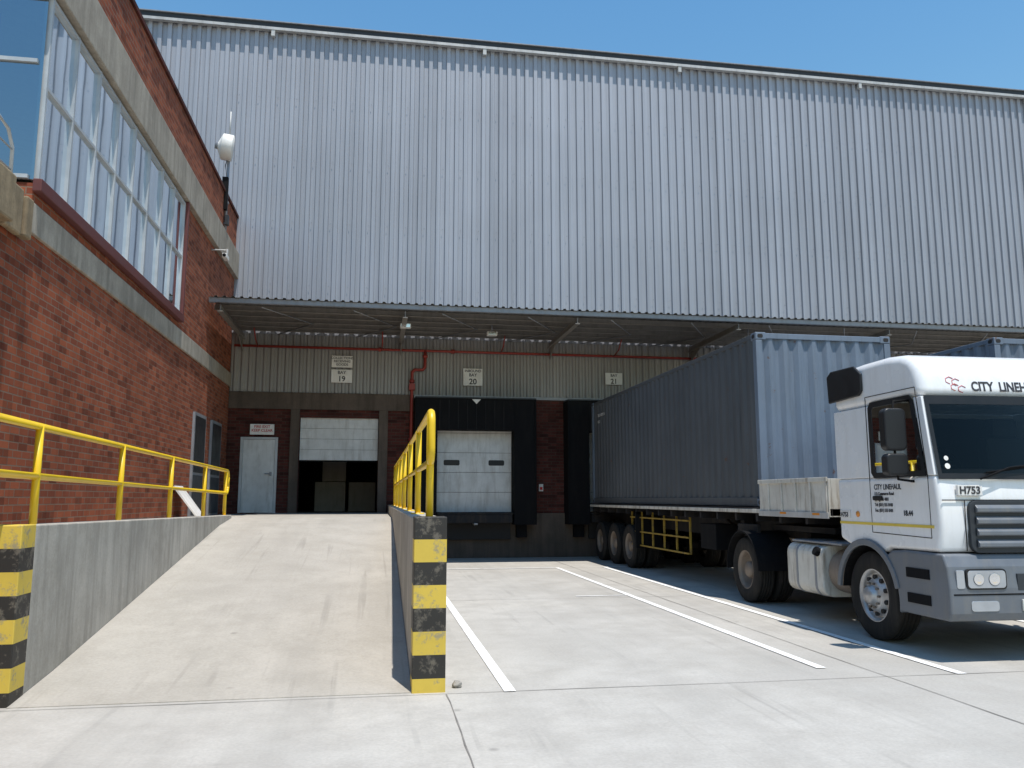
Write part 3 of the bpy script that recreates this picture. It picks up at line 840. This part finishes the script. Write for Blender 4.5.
    for s in (0, 1):
        x0, x1 = (.06, .70) if s == 0 else (W-.70, W-.06)
        b = B(o)
        b.prism([(x0+u, 2.50, .34+v) for u, v in rrect(x1-x0, .66, .14)], (0, .98, 0), 'dirty_white')
        b.obj('fuel_tank', e, .02)
        b = B(o)
        b.tube([(x0+.32, 2.04, .68), (x0+.32, 2.44, .68)], .28, 'rim_dk', 24)
        for y in (2.66, 3.16):
            b.prism([(x0-.008+u, y, .332+v) for u, v in rrect(x1-x0+.016, .676, .145)], (0, .05, 0), 'steel')
        b.box(x0+.05, x1-.02, 2.1, 3.4, 1.015, 1.04, 'steel'); b.tube([(x0+.02, 2.62, .9), (x0-.04, 2.62, .93)], .06, 'black')
        b.box(x0+.3, x1+.1, 3.55, 3.95, .5, .95, 'chassis')
        b.obj('tank_straps', e, .006)
        b = B(o); xw0, xw1 = (-.02, .62) if s == 0 else (W-.62, W+.02); dc = 4.85
        ao = [(dc+.60*math.cos(a), .5+.60*math.sin(a)) for a in [math.radians(t) for t in range(-2, 183, 12)]]
        ai = [(dc+.575*math.cos(a), .5+.575*math.sin(a)) for a in [math.radians(t) for t in range(-2, 183, 12)]]
        b.prism([(xw0, y, z) for y, z in ao+ai[::-1]], (xw1-xw0, 0, 0), 'black')
        b.obj('mudguard', e)
    for s in (0, 1):
        side = -1 if s == 0 else 1
        b = B(o); wheel(b, .19 if s == 0 else W-.19, wc, side, .5, .30, True); b.obj('front_wheel', e)
        b = B(o); wheel(b, .17 if s == 0 else W-.17, 4.85, side, .5, .28, False); wheel(b, .50 if s == 0 else W-.50, 4.85, side, .5, .28, False); b.obj('drive_wheel', e)
    R = Matrix.Rotation(math.radians(yawdeg), 4, 'Z'); p = Vector((X0, Y0, 0))
    e.rotation_euler = (0, 0, math.radians(yawdeg)); e.location = p-(R @ p)
    return e

def trailer(X0, Y0, Y1):
    e = empty('flatbed_trailer'); W = 2.5; o = (X0, 0, 0)
    b = B(o)
    b.box(0, W, Y0, Y1, 1.37, 1.47, 'chassis')
    b.box(-.012, 0.0-.002, Y0+1.7, Y1, 1.38, 1.44, 'dirty_white')
    b.box(W+.002, W+.012, Y0+1.7, Y1, 1.38, 1.44, 'dirty_white')
    b.obj('deck', e, .006)
    b = B(o)
    for x in (.68, W-.8):
        b.prism([(x, Y0+.1, 1.365), (x, Y1-.1, 1.365), (x, Y1-.1, .95), (x, Y0+3.4, .88), (x, Y0+2.7, 1.18), (x, Y0+.1, 1.2)], (.12, 0, 0), 'chassis')
    y = Y0+.6
    while y < Y1-.2:
        b.box(.02, W-.02, y, y+.07, 1.25, 1.366, 'chassis'); y += .75
    b.box(.3, W-.3, Y0+.4, Y0+2.2, 1.12, 1.2, 'chassis')
    b.obj('chassis_beams', e)
    b = B(o)
    L = 1.95
    b.box(-.01, .03, Y0, Y0+L, 1.36, 1.86, 'dirty_white'); b.box(W-.03, W+.01, Y0, Y0+L, 1.36, 1.86, 'dirty_white'); b.box(.032, W-.032, Y0, Y0+.05, 1.36, 1.86, 'dirty_white')
    y = Y0+.02
    while y < Y0+L:
        b.box(-.03, -.012, y, y+.04, 1.36, 1.86, 'dirty_white'); y += .4
    b.box(-.035, -.012, Y0, Y0+L, 1.82, 1.88, 'dirty_white'); b.box(-.035, -.012, Y0+.0, Y0+L, 1.34, 1.42, 'steel_w')
    for y in (Y0+.2, Y0+1.1): b.box(-.04, -.031, y, y+.18, 1.38, 1.41, 'orange')
    b.obj('headboard', e, .006)
    b = B(o)
    for x in (.09, W-.15):
        ya, yb = Y0+5.2, Y0+8.8
        for z in (.54, .84, 1.16): b.box(x, x+.03, ya, yb, z, z+.03, 'yellow_shaded')
        n = 5
        for i in range(n+1):
            y = ya+(yb-ya)*i/n; b.box(x+.035, x+.07, y-.015, y+.015, .54, 1.3, 'yellow_shaded')
    b.obj('side_guards', e)
    b = B(o)
    for x in (.45, W-.6):
        b.box(x, x+.15, Y0+3.5, Y0+3.65, .45, 1.36, 'chassis'); b.box(x-.05, x+.2, Y0+3.43, Y0+3.72, .40, .45, 'chassis')
        b.tube([(x+.07, Y0+3.57, .9), (x+.07, Y0+4.5, 1.3)], .025, 'chassis')
    b.box(.1, .5, Y0+3.9, Y0+4.6, .7, 1.15, 'black'); b.box(.05, .12, Y0+2.2, Y0+2.9, 1.0, 1.2, 'chassis')
    b.obj('landing_legs', e, .01)
    for yy in (Y1-3.3, Y1-2.05, Y1-.8):
        for s in (0, 1):
            b = B(o); side = -1 if s == 0 else 1
            wheel(b, .18 if s == 0 else W-.18, yy, side, .5, .28, False); wheel(b, .51 if s == 0 else W-.51, yy, side, .5, .28, False); b.obj('trailer_wheel', e)
    b = B(o)
    for x in (0, W-.6): b.box(x, x+.6, Y1-4.0, Y1-3.95, .5, 1.3, 'black')
    b.obj('mud_flaps', e)
    return e

def container(X0, Y0, Y1, Z0, k, kf, marks=True, H=2.74, W=2.34):
    e = empty('shipping_container'); o = (X0, 0, Z0)
    b = B(o)
    z0, z1 = .14, H-.08
    b.corr((.045, Y1-.1, 0), (0, -1, 0), Y1-Y0-.2, z0, z1, (-1, 0, 0), .278, .036, k, (.26, .24, .26, .24))
    b.corr((W-.045, Y0+.1, 0), (0, 1, 0), Y1-Y0-.2, z0, z1, (1, 0, 0), .278, .036, k, (.26, .24, .26, .24))
    b.obj('side_panels', e)
    b = B(o); b.corr((.1, Y0+.06, 0), (1, 0, 0), W-.2, z0, z1, (0, -1, 0), .25, .045, kf, (.22, .28, .22, .28)); b.obj('front_panel', e)
    b = B(o)
    for x0, x1 in ((0, .11), (W-.11, W)):
        for y0, y1 in ((Y0, Y0+.12), (Y1-.12, Y1)): b.box(x0, x1, y0, y1, .12, H-.12, kf)
        b.box(x0+.002, x0+.09 if x0 == 0 else x1-.002, Y0+.17, Y1-.17, .0, z0, k)
        b.box(x0+.012 if x0 == 0 else x1-.07, x0+.07 if x0 == 0 else x1-.012, Y0+.17, Y1-.17, z1, H-.005, k)
    for y0 in (Y0+.004, Y1-.08):
        b.box(.17, W-.17, y0, y0+.076, 0, .15, kf); b.box(.17, W-.17, y0, y0+.076, H-.1, H-.01, kf)
    b.box(.06, W-.06, Y0+.08, Y1-.08, H-.045, H-.02, k); b.box(.06, W-.06, Y0+.08, Y1-.08, .05, .13, k)
    b.obj('frame', e, .008)
    b = B(o)
    for x in (0-.003, W-.175):
        for y in (Y0-.003, Y1-.175):
            for z in (0, H-.118): b.box(x, x+.178, y, y+.178, z, z+.121, kf)
    b.obj('corner_castings', e, .012)
    b = B(o)
    for z in (0, H-.118):
        for x in (.03, W-.12): b.prism([(x+u, Y0-.006, z+.03+v) for u, v in rrect(.09, .06, .025)], (0, .002, 0), 'dark')
        for y in (Y0+.04, Y1-.13): b.prism([(-.006, y+u, z+.03+v) for u, v in rrect(.09, .06, .025)], (.002, 0, 0), 'dark')
    b.obj('casting_holes', e)
    if marks:
        text('TRLU 482915 6', (X0+.004, Y1-.6, Z0+2.3), .11, 'sign', e, 'container_number', facing='-X', bold=.001)
        text('45G1', (X0+.004, Y1-.6, Z0+2.13), .11, 'sign', e, 'container_type', facing='-X')
        b = B(o)
        b.box(1.95, 2.15, Y0+.006, Y0+.010, .45, .75, 'black'); b.box(1.95, 2.15, Y0+.006, Y0+.010, .8, .9, 'sign'); b.obj('data_plates', e)
    return e

tractor(5.60, 7.45, -1.5)
trailer(5.84, 9.90, 22.0)
container(5.90, 11.9, 21.93, 1.48, 'cont_shaded', 'cont_shaded2')
tractor(9.95, 7.75)
trailer(9.97, 10.02, 22.0)
container(10.03, 11.75, 21.93, 1.50, 'cont_shaded2', 'cont_shaded2', False)

# ------------------------------------------------------------------ light
d = Vector((-.11, .30, -1)).normalized()
sun = bpy.data.lights.new('sun', 'SUN'); sun.energy = 5.0; sun.angle = math.radians(.5); sun.color = (1, .955, .89)
so = bpy.data.objects.new('sun', sun); scene.collection.objects.link(so)
so.rotation_euler = d.to_track_quat('-Z', 'Y').to_euler(); so.location = (3, -6, 30)
w = bpy.data.worlds.new('World'); scene.world = w; w.use_nodes = True
nt = w.node_tree; bg = nt.nodes['Background']
sk = nt.nodes.new('ShaderNodeTexSky'); sk.sky_type = 'NISHITA'; sk.sun_disc = False
sk.sun_elevation = math.asin(-d.z); sk.sun_rotation = math.atan2(-d.x, -d.y)
sk.altitude = 0; sk.air_density = 1.9; sk.dust_density = .2; sk.ozone_density = 3.5
hs = nt.nodes.new('ShaderNodeHueSaturation'); hs.inputs['Saturation'].default_value = 1.3; hs.inputs['Value'].default_value = 1.08
nt.links.new(sk.outputs[0], hs.inputs['Color']); nt.links.new(hs.outputs[0], bg.inputs['Color']); bg.inputs['Strength'].default_value = .135

# ------------------------------------------------------------------ camera
cam = bpy.data.cameras.new('camera'); cam.sensor_width = 36; cam.lens = 815/1024*36; cam.clip_end = 1500
co = bpy.data.objects.new('camera', cam); scene.collection.objects.link(co)
co.location = (0, 0, 1.6)
yaw, pit = math.radians(9.45), math.radians(8.0)
co.rotation_euler = (math.radians(90)+pit, 0, -yaw)
scene.camera = co
